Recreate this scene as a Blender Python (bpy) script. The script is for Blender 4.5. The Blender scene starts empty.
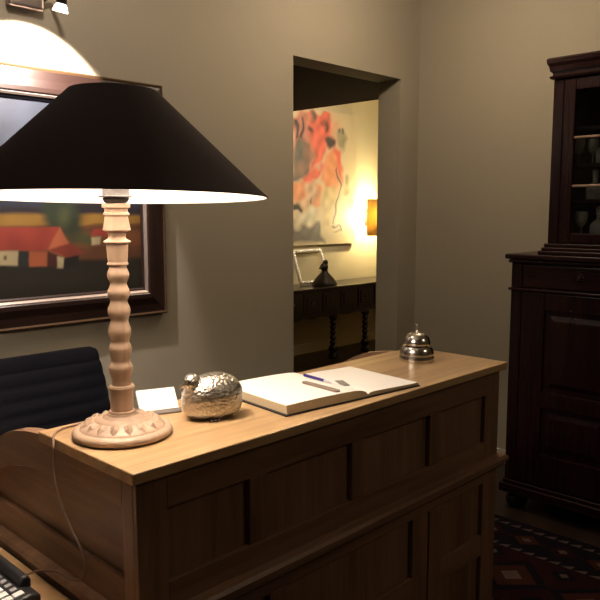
import bpy, bmesh, math, random
import numpy as np
from math import sin, cos, pi, radians
from mathutils import Vector, Matrix, noise

random.seed(7)
scene = bpy.context.scene
COL = scene.collection

# ------------------------------------------------------------------ camera, world, exposure, room lights
cam_data = bpy.data.cameras.new('camera')
cam_data.sensor_width = 36.0
cam_data.lens = 717.7 / 600.0 * 36.0
cam_data.clip_start = 0.02
cam = bpy.data.objects.new('camera', cam_data)
COL.objects.link(cam)
cam.location = (0.0, 0.0, 1.58)
cam.rotation_euler = (radians(90 - 6.938), 0.0, radians(44.253 - 90))
scene.camera = cam

world = bpy.data.worlds.new('world')
scene.world = world
world.use_nodes = True
world.node_tree.nodes['Background'].inputs[0].default_value = (0.75, 0.8, 1.0, 1)
world.node_tree.nodes['Background'].inputs[1].default_value = 0.004

vs = scene.view_settings
vs.view_transform = 'Standard'
vs.look = 'None'
vs.exposure = 0.0
vs.gamma = 1.0
vs.use_curve_mapping = False

WARM = (1.0, 0.76, 0.5)
SOFT = (1.0, 0.83, 0.66)
HALOGEN = (1.0, 0.84, 0.72)


def lamp(name, kind, loc, energy, colour, radius=0.03, aim=None, angle=90, blend=0.3):
    d = bpy.data.lights.new(name, kind)
    d.energy = energy
    d.color = colour
    d.shadow_soft_size = radius
    if kind == 'SPOT':
        d.spot_size = radians(angle)
        d.spot_blend = blend
    o = bpy.data.objects.new(name, d)
    COL.objects.link(o)
    o.location = loc
    if aim is not None:
        o.rotation_euler = (Vector(aim)).to_track_quat('-Z', 'Y').to_euler()
    return o


# ceiling downlights of the room (above the frame)
lamp('ceiling_lamp_corner', 'POINT', (3.0, 1.95, 2.88), 32, (1.0, 0.785, 0.55), 0.06)
lamp('downlight_picture', 'SPOT', (1.2, 2.2, 2.95), 24, SOFT, 0.03, (0.25, 0.2, -1), 150, 0.7)
lamp('downlight_left', 'SPOT', (0.33, 1.60, 2.95), 45, SOFT, 0.05, (0.02, 0.0, -1), 27, 0.7)
lamp('downlight_near', 'SPOT', (2.6, -1.3, 2.85), 30, WARM, 0.2, (0.0, 0.8, -1), 110, 0.8)
# picture spot on the wall
lamp('picture_spot_light', 'SPOT', (1.353, 2.55, 2.322), 125, HALOGEN, 0.012, (0.0, 0.3, -0.285), 95, 0.15)
# table lamp bulb
lamp('table_lamp_light', 'POINT', (0.85, 1.388, 1.745), 55, SOFT, 0.042)
# hall lamp bulb and two unseen fill lights added to brighten the hall
lamp('hall_lamp_light', 'POINT', (6.84, 5.415, 1.53), 380, (1.0, 0.80, 0.42), 0.03)
lamp('hall_fill_point', 'POINT', (6.6, 3.7, 2.3), 13, (1.0, 0.84, 0.62), 0.08)  # added fill with no fixture, lifts the console and the wall beneath it
lamp('canvas_fill_spot', 'SPOT', (5.3, 4.1, 2.56), 110, (1.0, 0.84, 0.62), 0.05, (0.45, 1.4, -0.50), 95, 1.0)  # added fill with no fixture, brightens the abstract canvas


# ------------------------------------------------------------------ materials
def new_mat(name):
    m = bpy.data.materials.new(name)
    m.use_nodes = True
    nt = m.node_tree
    return m, nt, nt.nodes['Principled BSDF']


def plain(name, col, rough=0.5, metal=0.0, bump=0.0, bscale=60.0, spec=0.5, var=0.0):
    m, nt, b = new_mat(name)
    b.inputs['Base Color'].default_value = (*col, 1)
    b.inputs['Roughness'].default_value = rough
    b.inputs['Metallic'].default_value = metal
    b.inputs['Specular IOR Level'].default_value = spec
    if bump or var:
        tc = nt.nodes.new('ShaderNodeTexCoord')
        n = nt.nodes.new('ShaderNodeTexNoise')
        n.inputs['Scale'].default_value = bscale
        n.inputs['Detail'].default_value = 4
        nt.links.new(tc.outputs['Object'], n.inputs['Vector'])
        if bump:
            bp = nt.nodes.new('ShaderNodeBump')
            bp.inputs['Strength'].default_value = bump
            bp.inputs['Distance'].default_value = 0.01
            nt.links.new(n.outputs['Fac'], bp.inputs['Height'])
            nt.links.new(bp.outputs['Normal'], b.inputs['Normal'])
        if var:
            r = nt.nodes.new('ShaderNodeValToRGB')
            r.color_ramp.elements[0].position = 0.3
            r.color_ramp.elements[1].position = 0.7
            r.color_ramp.elements[0].color = (*[c * (1 - var) for c in col], 1)
            r.color_ramp.elements[1].color = (*[min(1, c * (1 + var)) for c in col], 1)
            nt.links.new(n.outputs['Fac'], r.inputs['Fac'])
            nt.links.new(r.outputs['Color'], b.inputs['Base Color'])
    return m


def wood(name, dark, light, axis, rough=0.45, scale=1.0, bump=0.12, knots=0.0):
    """grain runs along the given axis (0 x, 1 y, 2 z)"""
    m, nt, b = new_mat(name)
    tc = nt.nodes.new('ShaderNodeTexCoord')
    mp = nt.nodes.new('ShaderNodeMapping')
    s = [26.0 * scale] * 3
    s[axis] = 1.6 * scale
    mp.inputs['Scale'].default_value = s
    nt.links.new(tc.outputs['Object'], mp.inputs['Vector'])
    n = nt.nodes.new('ShaderNodeTexNoise')
    n.inputs['Scale'].default_value = 1.6
    n.inputs['Detail'].default_value = 6
    n.inputs['Roughness'].default_value = 0.6
    n.inputs['Distortion'].default_value = 0.6
    nt.links.new(mp.outputs['Vector'], n.inputs['Vector'])
    mp2 = nt.nodes.new('ShaderNodeMapping')
    s2 = [7.0 * scale] * 3
    s2[axis] = 0.9 * scale
    mp2.inputs['Scale'].default_value = s2
    nt.links.new(tc.outputs['Object'], mp2.inputs['Vector'])
    n2 = nt.nodes.new('ShaderNodeTexNoise')
    n2.inputs['Scale'].default_value = 1.0
    n2.inputs['Detail'].default_value = 3
    nt.links.new(mp2.outputs['Vector'], n2.inputs['Vector'])
    mx = nt.nodes.new('ShaderNodeMath')
    mx.operation = 'MULTIPLY_ADD'
    mx.inputs[1].default_value = 0.5
    nt.links.new(n.outputs['Fac'], mx.inputs[0])
    ml = nt.nodes.new('ShaderNodeMath')
    ml.operation = 'MULTIPLY'
    ml.inputs[1].default_value = 0.5
    nt.links.new(n2.outputs['Fac'], ml.inputs[0])
    nt.links.new(ml.outputs[0], mx.inputs[2])
    r = nt.nodes.new('ShaderNodeValToRGB')
    r.color_ramp.elements[0].position = 0.36
    r.color_ramp.elements[1].position = 0.62
    r.color_ramp.elements[0].color = (*dark, 1)
    r.color_ramp.elements[1].color = (*light, 1)
    nt.links.new(mx.outputs[0], r.inputs['Fac'])
    nt.links.new(r.outputs['Color'], b.inputs['Base Color'])
    b.inputs['Roughness'].default_value = rough
    if bump:
        bp = nt.nodes.new('ShaderNodeBump')
        bp.inputs['Strength'].default_value = bump
        bp.inputs['Distance'].default_value = 0.004
        nt.links.new(n.outputs['Fac'], bp.inputs['Height'])
        nt.links.new(bp.outputs['Normal'], b.inputs['Normal'])
    return m


def glow(name, col, strength):
    m, nt, b = new_mat(name)
    b.inputs['Base Color'].default_value = (*col, 1)
    b.inputs['Emission Color'].default_value = (*col, 1)
    b.inputs['Emission Strength'].default_value = strength
    return m


def pane_glass(name):
    m = bpy.data.materials.new(name)
    m.use_nodes = True
    nt = m.node_tree
    nt.nodes.remove(nt.nodes['Principled BSDF'])
    t = nt.nodes.new('ShaderNodeBsdfTransparent')
    t.inputs[0].default_value = (0.93, 0.95, 0.94, 1)
    g = nt.nodes.new('ShaderNodeBsdfGlossy')
    g.inputs['Roughness'].default_value = 0.02
    f = nt.nodes.new('ShaderNodeFresnel')
    f.inputs['IOR'].default_value = 1.3
    x = nt.nodes.new('ShaderNodeMixShader')
    nt.links.new(f.outputs[0], x.inputs[0])
    nt.links.new(t.outputs[0], x.inputs[1])
    nt.links.new(g.outputs[0], x.inputs[2])
    nt.links.new(x.outputs[0], nt.nodes['Material Output'].inputs['Surface'])
    return m


OD, OL = (0.110, 0.056, 0.032), (0.24, 0.135, 0.078)  # desk body oak, darkened so its shade is put into the colour
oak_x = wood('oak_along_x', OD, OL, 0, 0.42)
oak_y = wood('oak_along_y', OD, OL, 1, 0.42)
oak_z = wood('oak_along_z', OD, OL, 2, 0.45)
ledge_oak = wood('ledge_oak', (0.27, 0.162, 0.080), (0.50, 0.335, 0.175), 0, 0.36)  # same oak in a lighter tone, lamplight put into the colour
MD, ML = (0.009, 0.0025, 0.003), (0.021, 0.006, 0.006)
mahog_y = wood('mahogany_along_y', MD, ML, 1, 0.27, bump=0.05)
mahog_z = wood('mahogany_along_z', MD, ML, 2, 0.27, bump=0.05)
for m_ in (mahog_y, mahog_z):
    m_.node_tree.nodes['Principled BSDF'].inputs['Specular IOR Level'].default_value = 0.28
console_wood = wood('console_wood', (0.008, 0.005, 0.006), (0.022, 0.013, 0.014), 0, 0.22)
floor_wood = wood('floor_boards', (0.012, 0.008, 0.006), (0.04, 0.022, 0.014), 0, 0.35, 0.5)
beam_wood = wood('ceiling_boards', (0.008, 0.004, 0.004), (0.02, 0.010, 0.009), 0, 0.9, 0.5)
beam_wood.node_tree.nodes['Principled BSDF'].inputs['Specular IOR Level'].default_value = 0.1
lamp_wood = wood('turned_pale_wood', (0.36, 0.243, 0.172), (0.52, 0.368, 0.27), 2, 0.42, 1.0, 0.05)
wall_paint = plain('wall_paint', (0.335, 0.302, 0.238), 0.7, bump=0.05, bscale=120, spec=0.3, var=0.03)
hall_paint = plain('hall_paint', (0.50, 0.43, 0.28), 0.7, bump=0.05, bscale=120, spec=0.3)
ceil_paint = plain('ceiling_paint', (0.6, 0.56, 0.48), 0.8)
trim_paint = plain('trim_paint', (0.5, 0.45, 0.36), 0.5)
frame_dark = plain('frame_dark_brown', (0.022, 0.010, 0.008), 0.33, spec=0.8)
frame_tan = plain('frame_gilded_brown', (0.075, 0.042, 0.022), 0.35)
frame_silver = plain('frame_silver_slip', (0.38, 0.31, 0.28), 0.4, 0.5)
shade_black = plain('shade_dark_fabric', (0.028, 0.013, 0.013), 0.85, bump=0.2, bscale=400, spec=0.15)
shade_white = plain('shade_white_lining', (0.92, 0.88, 0.82), 0.7)
metal_grey = plain('knurled_grey_metal', (0.07, 0.062, 0.06), 0.6, 0.0, 0.6, 500)
black_plastic = plain('black_plastic', (0.008, 0.008, 0.009), 0.35)
phone_black = plain('phone_black', (0.008, 0.008, 0.011), 0.5)
key_white = plain('key_white', (0.92, 0.90, 0.90), 0.4)
key_grey = plain('key_grey', (0.28, 0.27, 0.28), 0.4)
chrome = plain('chrome', (0.72, 0.68, 0.62), 0.2, 1.0)
chrome_satin = plain('chrome_satin', (0.55, 0.48, 0.47), 0.3, 1.0)
dark_iron = plain('dark_iron', (0.03, 0.025, 0.022), 0.4, 0.6)
paper = plain('paper', (0.90, 0.87, 0.83), 0.7)
page_edge = plain('page_edges', (0.62, 0.52, 0.36), 0.8, bump=0.4, bscale=300, var=0.15)
cover_black = plain('book_cover_black', (0.012, 0.010, 0.012), 0.5)
card_white = plain('card_white', (0.86, 0.85, 0.84), 0.6)
acrylic = plain('grey_acrylic', (0.13, 0.115, 0.11), 0.25)
pen_blue = plain('pen_violet_blue', (0.03, 0.015, 0.16), 0.3)
pen_tip = plain('pen_pale', (0.55, 0.52, 0.58), 0.3)
strip_grey = plain('strip_grey_brown', (0.20, 0.15, 0.12), 0.45)
sticker_grey = plain('sticker_grey', (0.20, 0.18, 0.17), 0.5)
cord_brown = plain('cord_brown', (0.16, 0.10, 0.07), 0.4)
navy = plain('chair_navy_fabric', (0.0035, 0.004, 0.009), 0.8, bump=0.15, bscale=350, spec=0.15)
bronze = plain('dark_bronze', (0.03, 0.02, 0.016), 0.45, 0.4)
rope_silver = plain('rope_silver', (0.88, 0.82, 0.74), 0.35, 0.3)
bar_glint = plain('glazing_bar_glint', (0.30, 0.20, 0.15), 0.3, 0.5)  # glint on the glazing bars put into a lighter colour
pane = pane_glass('cabinet_pane')
glass_clear, _nt, _b = new_mat('clear_glass')
_b.inputs['Base Color'].default_value = (0.95, 0.93, 0.88, 1)
_b.inputs['Transmission Weight'].default_value = 0.75
_b.inputs['Roughness'].default_value = 0.06
bulb_glow = glow('bulb_glow', (1.0, 0.9, 0.8), 30.0)
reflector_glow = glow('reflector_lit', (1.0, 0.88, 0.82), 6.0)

# silver quail: hammered feather relief
quail_silver, _nt, _b = new_mat('feathered_silver')
_b.inputs['Base Color'].default_value = (0.50, 0.47, 0.42, 1)
_b.inputs['Metallic'].default_value = 1.0
_b.inputs['Roughness'].default_value = 0.34
_tc = _nt.nodes.new('ShaderNodeTexCoord')
_vo = _nt.nodes.new('ShaderNodeTexVoronoi')
_vo.inputs['Scale'].default_value = 120
_bp = _nt.nodes.new('ShaderNodeBump')
_bp.inputs['Strength'].default_value = 0.55
_bp.inputs['Distance'].default_value = 0.004
_nt.links.new(_tc.outputs['Object'], _vo.inputs['Vector'])
_nt.links.new(_vo.outputs['Distance'], _bp.inputs['Height'])
_nt.links.new(_bp.outputs['Normal'], _b.inputs['Normal'])

# hall lamp shade: parchment that lets the bulb through
parchment = bpy.data.materials.new('parchment_shade')
parchment.use_nodes = True
_nt = parchment.node_tree
_b = _nt.nodes['Principled BSDF']
_b.inputs['Base Color'].default_value = (0.50, 0.38, 0.17, 1)
_b.inputs['Roughness'].default_value = 0.8
_tr = _nt.nodes.new('ShaderNodeBsdfTranslucent')
_tr.inputs[0].default_value = (0.75, 0.52, 0.16, 1)
_mx = _nt.nodes.new('ShaderNodeMixShader')
_mx.inputs[0].default_value = 0.45
_nt.links.new(_b.outputs[0], _mx.inputs[1])
_nt.links.new(_tr.outputs[0], _mx.inputs[2])
_nt.links.new(_mx.outputs[0], _nt.nodes['Material Output'].inputs['Surface'])


# ------------------------------------------------------------------ mesh helpers
class MB:
    def __init__(self):
        self.bm = bmesh.new()
        self.mats = []

    def mi(self, m):
        if m not in self.mats:
            self.mats.append(m)
        return self.mats.index(m)

    def face(self, pts, m=None, smooth=False):
        vs_ = [self.bm.verts.new(p) for p in pts]
        f = self.bm.faces.new(vs_)
        if m is not None:
            f.material_index = self.mi(m)
        f.smooth = smooth
        return f

    def box(self, x0, x1, y0, y1, z0, z1, m=None):
        v = [self.bm.verts.new((x, y, z)) for x in (x0, x1) for y in (y0, y1) for z in (z0, z1)]
        idx = [(0, 1, 3, 2), (4, 6, 7, 5), (0, 4, 5, 1), (2, 3, 7, 6), (0, 2, 6, 4), (1, 5, 7, 3)]
        for i in idx:
            f = self.bm.faces.new([v[k] for k in i])
            if m is not None:
                f.material_index = self.mi(m)
        return self

    def prism(self, poly, axis, a, b, m=None):
        """poly: 2D points in the plane across axis; extruded from a to b along axis (0 x: (y,z), 1 y: (x,z), 2 z: (x,y))"""
        def P(u, v, t):
            return (t, u, v) if axis == 0 else ((u, t, v) if axis == 1 else (u, v, t))
        va = [self.bm.verts.new(P(u, v, a)) for u, v in poly]
        vb = [self.bm.verts.new(P(u, v, b)) for u, v in poly]
        fs = [self.bm.faces.new(va), self.bm.faces.new(list(reversed(vb)))]
        n = len(poly)
        for i in range(n):
            fs.append(self.bm.faces.new([va[i], vb[i], vb[(i + 1) % n], va[(i + 1) % n]]))
        if m is not None:
            for f in fs:
                f.material_index = self.mi(m)
        return self

    def lathe(self, prof, c=(0, 0, 0), seg=32, m=None, cap=True, sx=1.0, sy=1.0):
        rings = []
        for r, z in prof:
            rings.append([self.bm.verts.new((c[0] + sx * r * cos(2 * pi * k / seg), c[1] + sy * r * sin(2 * pi * k / seg), c[2] + z)) for k in range(seg)])
        fs = []
        for a, b in zip(rings, rings[1:]):
            for k in range(seg):
                f = self.bm.faces.new([a[k], a[(k + 1) % seg], b[(k + 1) % seg], b[k]])
                f.smooth = True
                fs.append(f)
        if cap:
            fs.append(self.bm.faces.new(list(reversed(rings[0]))))
            fs.append(self.bm.faces.new(rings[-1]))
        if m is not None:
            for f in fs:
                f.material_index = self.mi(m)
        return self

    def tube(self, pts, r, seg=10, m=None, radii=None, closed=False):
        pts = [Vector(p) for p in pts]
        n = len(pts)
        rings = []
        up = Vector((0, 0, 1))
        prev = None
        for i, p in enumerate(pts):
            if closed:
                t = (pts[(i + 1) % n] - pts[i - 1]).normalized()
            else:
                t = (pts[min(i + 1, n - 1)] - pts[max(i - 1, 0)]).normalized()
            if prev is None:
                a = t.cross(up)
                if a.length < 1e-3:
                    a = t.cross(Vector((1, 0, 0)))
                a.normalize()
            else:
                a = (prev - t * prev.dot(t)).normalized()
            prev = a
            b = t.cross(a)
            rr = radii[i] if radii else r
            rings.append([self.bm.verts.new(p + a * rr * cos(2 * pi * k / seg) + b * rr * sin(2 * pi * k / seg)) for k in range(seg)])
        pairs = list(zip(rings, rings[1:]))
        if closed:
            pairs.append((rings[-1], rings[0]))
        for A, B in pairs:
            for k in range(seg):
                f = self.bm.faces.new([A[k], A[(k + 1) % seg], B[(k + 1) % seg], B[k]])
                f.smooth = True
                if m is not None:
                    f.material_index = self.mi(m)
        if not closed:
            self.bm.faces.new(list(reversed(rings[0])))
            self.bm.faces.new(rings[-1])
        return self

    def ball(self, c, rx, ry, rz, seg=24, rings=14, m=None):
        prof = []
        for i in range(rings + 1):
            t = -pi / 2 + pi * i / rings
            prof.append((max(cos(t), 0.002), sin(t)))
        rs = []
        for r, z in prof:
            rs.append([self.bm.verts.new((c[0] + rx * r * cos(2 * pi * k / seg), c[1] + ry * r * sin(2 * pi * k / seg), c[2] + rz * z)) for k in range(seg)])
        for A, B in zip(rs, rs[1:]):
            for k in range(seg):
                f = self.bm.faces.new([A[k], A[(k + 1) % seg], B[(k + 1) % seg], B[k]])
                f.smooth = True
                if m is not None:
                    f.material_index = self.mi(m)
        self.bm.faces.new(list(reversed(rs[0])))
        self.bm.faces.new(rs[-1])
        return self

    def xf(self, M):
        bmesh.ops.transform(self.bm, matrix=M, verts=self.bm.verts)
        return self

    def build(self, name, mat=None, parent=None, world=False, bevel=0.0, seg=2, solid=0.0):
        bm = self.bm
        bmesh.ops.recalc_face_normals(bm, faces=bm.faces)
        if world and parent is not None:
            off = Vector(parent.location)
            if parent.parent is not None:
                off = off + Vector(parent.parent.location)
            bmesh.ops.translate(bm, vec=-off, verts=bm.verts)
        bm.edges.ensure_lookup_table()
        for e in bm.edges:
            if len(e.link_faces) == 2 and e.calc_face_angle(0) > radians(38):
                e.smooth = False
        me = bpy.data.meshes.new(name)
        bm.to_mesh(me)
        bm.free()
        if self.mats:
            for m in self.mats:
                me.materials.append(m)
        else:
            me.materials.append(mat)
        o = bpy.data.objects.new(name, me)
        COL.objects.link(o)
        if parent is not None:
            o.parent = parent
        if bevel:
            b = o.modifiers.new('bevel', 'BEVEL')
            b.width = bevel
            b.segments = seg
            b.limit_method = 'ANGLE'
            b.angle_limit = radians(40)
        return o


def tag(o, label, cat, group=None):
    o['label'] = label
    o['category'] = cat
    if group:
        o['group'] = group
    return o


def thing(name, label, cat, loc, rotz=0.0, group=None):
    o = bpy.data.objects.new(name, None)
    o.empty_display_size = 0.05
    COL.objects.link(o)
    o.location = loc
    o.rotation_euler = (0, 0, rotz)
    return tag(o, label, cat, group)


def struct(name, mb, mat=None, bevel=0.0):
    o = mb.build(name, mat, bevel=bevel)
    o['kind'] = 'structure'
    return o


# ------------------------------------------------------------------ the room
YA = 2.85            # wall with the opening
XB = 4.056           # wall behind the cabinet
YH = 5.534           # far wall of the hall
struct('floor', MB().box(-2.2, 8.2, -2.6, 5.7, -0.1, 0.0), floor_wood)
struct('ceiling', MB().box(-2.2, 4.2, -2.6, 3.03, 3.0, 3.1), ceil_paint)
wa = MB().prism([(-2.0, 0), (2.872, 0), (2.872, 2.432), (3.854, 2.432), (3.854, 0), (4.2, 0), (4.2, 3.0), (-2.0, 3.0)], 1, YA, 3.03)
struct('wall_back', wa, wall_paint)
struct('wall_right', MB().box(XB, 4.2, -2.5, YA, 0, 3.0), wall_paint)
struct('wall_left', MB().box(-2.15, -2.0, -2.5, 3.0, 0, 3.0), wall_paint)
struct('wall_front', MB().box(-2.0, 4.2, -2.6, -2.5, 0, 3.0), wall_paint)
struct('baseboard_right', MB().box(XB - 0.015, XB, -2.5, YA, 0, 0.09), trim_paint, 0.003)
struct('baseboard_back', MB().box(-2.0, 2.87, YA - 0.015, YA, 0, 0.09), trim_paint, 0.003)
# hall beyond the opening
struct('wall_hall', MB().box(2.0, 8.15, YH, 5.65, 0, 3.1), hall_paint)
struct('wall_hall_right', MB().box(8.0, 8.15, 3.03, YH, 0, 3.1), hall_paint)
struct('wall_hall_left', MB().box(1.9, 2.0, 3.03, YH, 0, 3.1), hall_paint)
struct('wall_hall_near', MB().box(4.2, 8.0, 2.85, 3.03, 0, 3.1), hall_paint)
struct('ceiling_hall', MB().box(2.0, 8.15, 3.03, 5.65, 3.1, 3.2), ceil_paint)
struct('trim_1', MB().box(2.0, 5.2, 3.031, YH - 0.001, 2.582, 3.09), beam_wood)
struct('baseboard_hall', MB().box(2.0, 8.0, YH - 0.015, YH, 0, 0.11), hall_paint, 0.003)

# ------------------------------------------------------------------ reception desk
DX0, DX1, DY0, DY1 = 0.727, 2.19, 1.156, 1.551
BX0, BX1, BY0 = 0.742, 2.165, 1.171
desk = thing('reception_desk', 'oak panelled reception desk with raised ledge and curved side wings', 'reception desk', (1.45, 1.35, 0))
mb = MB()
poly = [(DX0, DY0), (DX1, DY0), (DX1, DY1 - 0.11)]
for k in range(1, 7):
    a = radians(90 * k / 6)
    poly.append((DX1 - 0.14 + 0.14 * cos(a), DY1 - 0.11 + 0.11 * sin(a)))
poly += [(DX0, DY1)]
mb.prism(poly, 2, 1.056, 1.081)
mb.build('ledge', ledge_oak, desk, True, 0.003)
# carcass behind the frames
MB().box(BX0 + 0.016, BX1 - 0.016, BY0 + 0.014, BY0 + 0.032, 0.02, 1.056).build('front_panel', oak_z, desk, True)


def front_piece(name, x0, x1, z0, z1, mat, d=0.0):
    MB().box(x0, x1, BY0 - d, BY0 + 0.014, z0, z1).build(name, mat, desk, True, 0.002)


ZR = 1.0
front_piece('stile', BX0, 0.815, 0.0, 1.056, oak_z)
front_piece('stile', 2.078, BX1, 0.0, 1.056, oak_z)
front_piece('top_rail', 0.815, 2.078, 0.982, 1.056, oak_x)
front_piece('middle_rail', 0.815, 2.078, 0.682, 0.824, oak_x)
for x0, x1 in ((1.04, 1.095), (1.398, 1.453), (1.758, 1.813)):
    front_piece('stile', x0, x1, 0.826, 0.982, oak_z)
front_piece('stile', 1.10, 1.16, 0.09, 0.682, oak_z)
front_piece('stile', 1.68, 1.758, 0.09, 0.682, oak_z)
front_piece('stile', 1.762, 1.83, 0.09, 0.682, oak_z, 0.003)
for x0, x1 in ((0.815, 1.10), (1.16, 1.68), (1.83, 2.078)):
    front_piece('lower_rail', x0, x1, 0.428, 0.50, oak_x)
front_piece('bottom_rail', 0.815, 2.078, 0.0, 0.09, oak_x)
# mid moulding, right round front and both ends
prof = [(0.0, 0.718), (0.012, 0.720), (0.020, 0.730), (0.020, 0.739), (0.029, 0.743), (0.029, 0.754), (0.022, 0.762), (0.0, 0.766)]


def moulding_front():
    m_ = MB()
    A, B = [], []
    for d, z in prof:
        A.append(m_.bm.verts.new((BX0 - d, BY0 - d, z)))
        B.append(m_.bm.verts.new((BX1 + d, BY0 - d, z)))
    Cc = [m_.bm.verts.new((BX1 + d, 2.02, z)) for d, z in prof]
    D = [m_.bm.verts.new((BX0 - d, 2.02, z)) for d, z in prof]
    for P, Q in ((D, A), (A, B), (B, Cc)):
        for i in range(len(prof) - 1):
            m_.bm.faces.new([P[i], Q[i], Q[i + 1], P[i + 1]])
    m_.bm.faces.new(D)
    m_.bm.faces.new(list(reversed(Cc)))
    return m_


moulding_front().build('moulding', oak_x, desk, True)


def curve_pts(ctrl, n=8):
    out = []
    P = [ctrl[0]] + ctrl + [ctrl[-1]]
    for i in range(1, len(P) - 2):
        for k in range(n):
            t = k / n
            q = []
            for d in (0, 1):
                p0, p1, p2, p3 = P[i - 1][d], P[i][d], P[i + 1][d], P[i + 2][d]
                q.append(0.5 * (2 * p1 + (p2 - p0) * t + (2 * p0 - 5 * p1 + 4 * p2 - p3) * t * t + (3 * p1 - p0 - 3 * p2 + p3) * t ** 3))
            out.append(tuple(q))
    out.append(ctrl[-1])
    return out


outer = curve_pts([(1.545, 1.067), (1.60, 1.063), (1.671, 1.053), (1.759, 1.029), (1.87, 0.965), (1.95, 0.88), (2.01, 0.78)])
inner = curve_pts([(1.224, 0.990), (1.40, 0.988), (1.562, 0.977), (1.66, 0.965), (1.768, 0.937), (1.85, 0.89), (1.905, 0.834)])
for side in (0, 1):
    xo = BX0 if side == 0 else BX1
    s = 1 if side == 0 else -1
    back = [(BY0 + 0.02, 0.02), (2.01, 0.02), (2.01, 0.78)] + list(reversed(outer))[1:] + [(BY0 + 0.02, 1.056)]
    MB().prism(back, 0, xo + s * 0.014, xo + s * 0.034).build('end_panel', oak_y, desk, True)
    band = [(1.224, 1.056), (1.545, 1.056)] + outer + [(2.01, 0.74), (1.95, 0.74), (1.95, 0.80)] + list(reversed(inner))
    MB().prism(band, 0, xo, xo + s * 0.014).build('curved_wing_rail', oak_y, desk, True, 0.0015)
    MB().box(min(xo, xo + s * 0.014), max(xo, xo + s * 0.014), BY0 + 0.014, 1.224, 0, 1.056).build('end_stile', oak_z, desk, True, 0.0015)
    MB().box(min(xo, xo + s * 0.014), max(xo, xo + s * 0.014), 1.224, 1.95, 0.735, 0.836).build('end_rail', oak_y, desk, True, 0.0015)
    MB().box(min(xo, xo + s * 0.014), max(xo, xo + s * 0.014), 1.95, 2.01, 0, 0.735).build('end_stile', oak_z, desk, True, 0.0015)
    MB().box(min(xo, xo + s * 0.014), max(xo, xo + s * 0.014), 1.224, 1.95, 0.0, 0.10).build('end_rail', oak_y, desk, True, 0.0015)
MB().box(BX0 + 0.034, BX1 - 0.034, BY0 + 0.032, 2.01, 0.70, 0.735).build('worktop', oak_x, desk, True, 0.002)
MB().box(BX0 + 0.034, BX1 - 0.034, DY1 - 0.04, DY1 - 0.02, 0.735, 1.056).build('back_board', oak_x, desk, True)

table_oak = wood('side_table_oak', (0.28, 0.16, 0.075), (0.46, 0.29, 0.15), 1, 0.4)  # brighter oak for the tabletop, the light on it put into the colour
# side table that meets the end of the desk (phone stands on it)
st = thing('side_table', 'wooden side table against the left end of the oak desk', 'table', (0.1, 1.55, 0))
MB().box(-0.55, 0.706, 1.10, 1.98, 0.715, 0.745).build('tabletop', table_oak, st, True, 0.003)
for x in (-0.50, 0.62):
    for y in (1.15, 1.88):
        MB().box(x, x + 0.05, y, y + 0.05, 0, 0.715).build('leg', oak_z, st, True, 0.003)
MB().box(-0.45, 0.62, 1.16, 1.18, 0.60, 0.715).build('apron', oak_x, st, True)
MB().box(-0.45, 0.62, 1.90, 1.92, 0.60, 0.715).build('apron', oak_x, st, True)

# ------------------------------------------------------------------ tall cabinet
cab = thing('display_cabinet', 'tall dark mahogany cabinet with glazed top and panelled lower doors', 'cabinet', (3.74, 1.2, 0))
CX = 3.454
CY0, CY1 = 0.57, 1.822
CB = 4.035
# lower body
MB().box(CX + 0.02, CB, CY0, CY1, 0.12, 1.345).build('lower_body', mahog_z, cab, True, 0.004)
m = MB()
m.box(CX - 0.012, CB, CY0 - 0.012, CY1 + 0.012, 1.322, 1.34)
m.box(CX - 0.026, CB, CY0 - 0.026, CY1 + 0.026, 1.342, 1.368)
m.build('waist_top', mahog_y, cab, True, 0.006, 3)
MB().box(CX - 0.008, CB, CY0 - 0.008, CY1 + 0.012, 1.178, 1.192).build('waist_moulding', mahog_y, cab, True, 0.004)
m = MB()
m.box(CX - 0.02, CB, CY0 - 0.02, CY1 + 0.02, 0.085, 0.135)
m.box(CX - 0.006, CB, CY0 - 0.006, CY1 + 0.006, 0.135, 0.155)
m.build('plinth', mahog_y, cab, True, 0.006, 3)
foot = [(0.03, 0), (0.05, 0.01), (0.058, 0.035), (0.05, 0.06), (0.036, 0.072), (0.045, 0.086)]
for x in (CX + 0.055, CB - 0.06):
    for y in (CY0 + 0.05, CY1 - 0.05):
        MB().lathe(foot, (x, y, 0)).build('bun_foot', mahog_z, cab, True)
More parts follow.
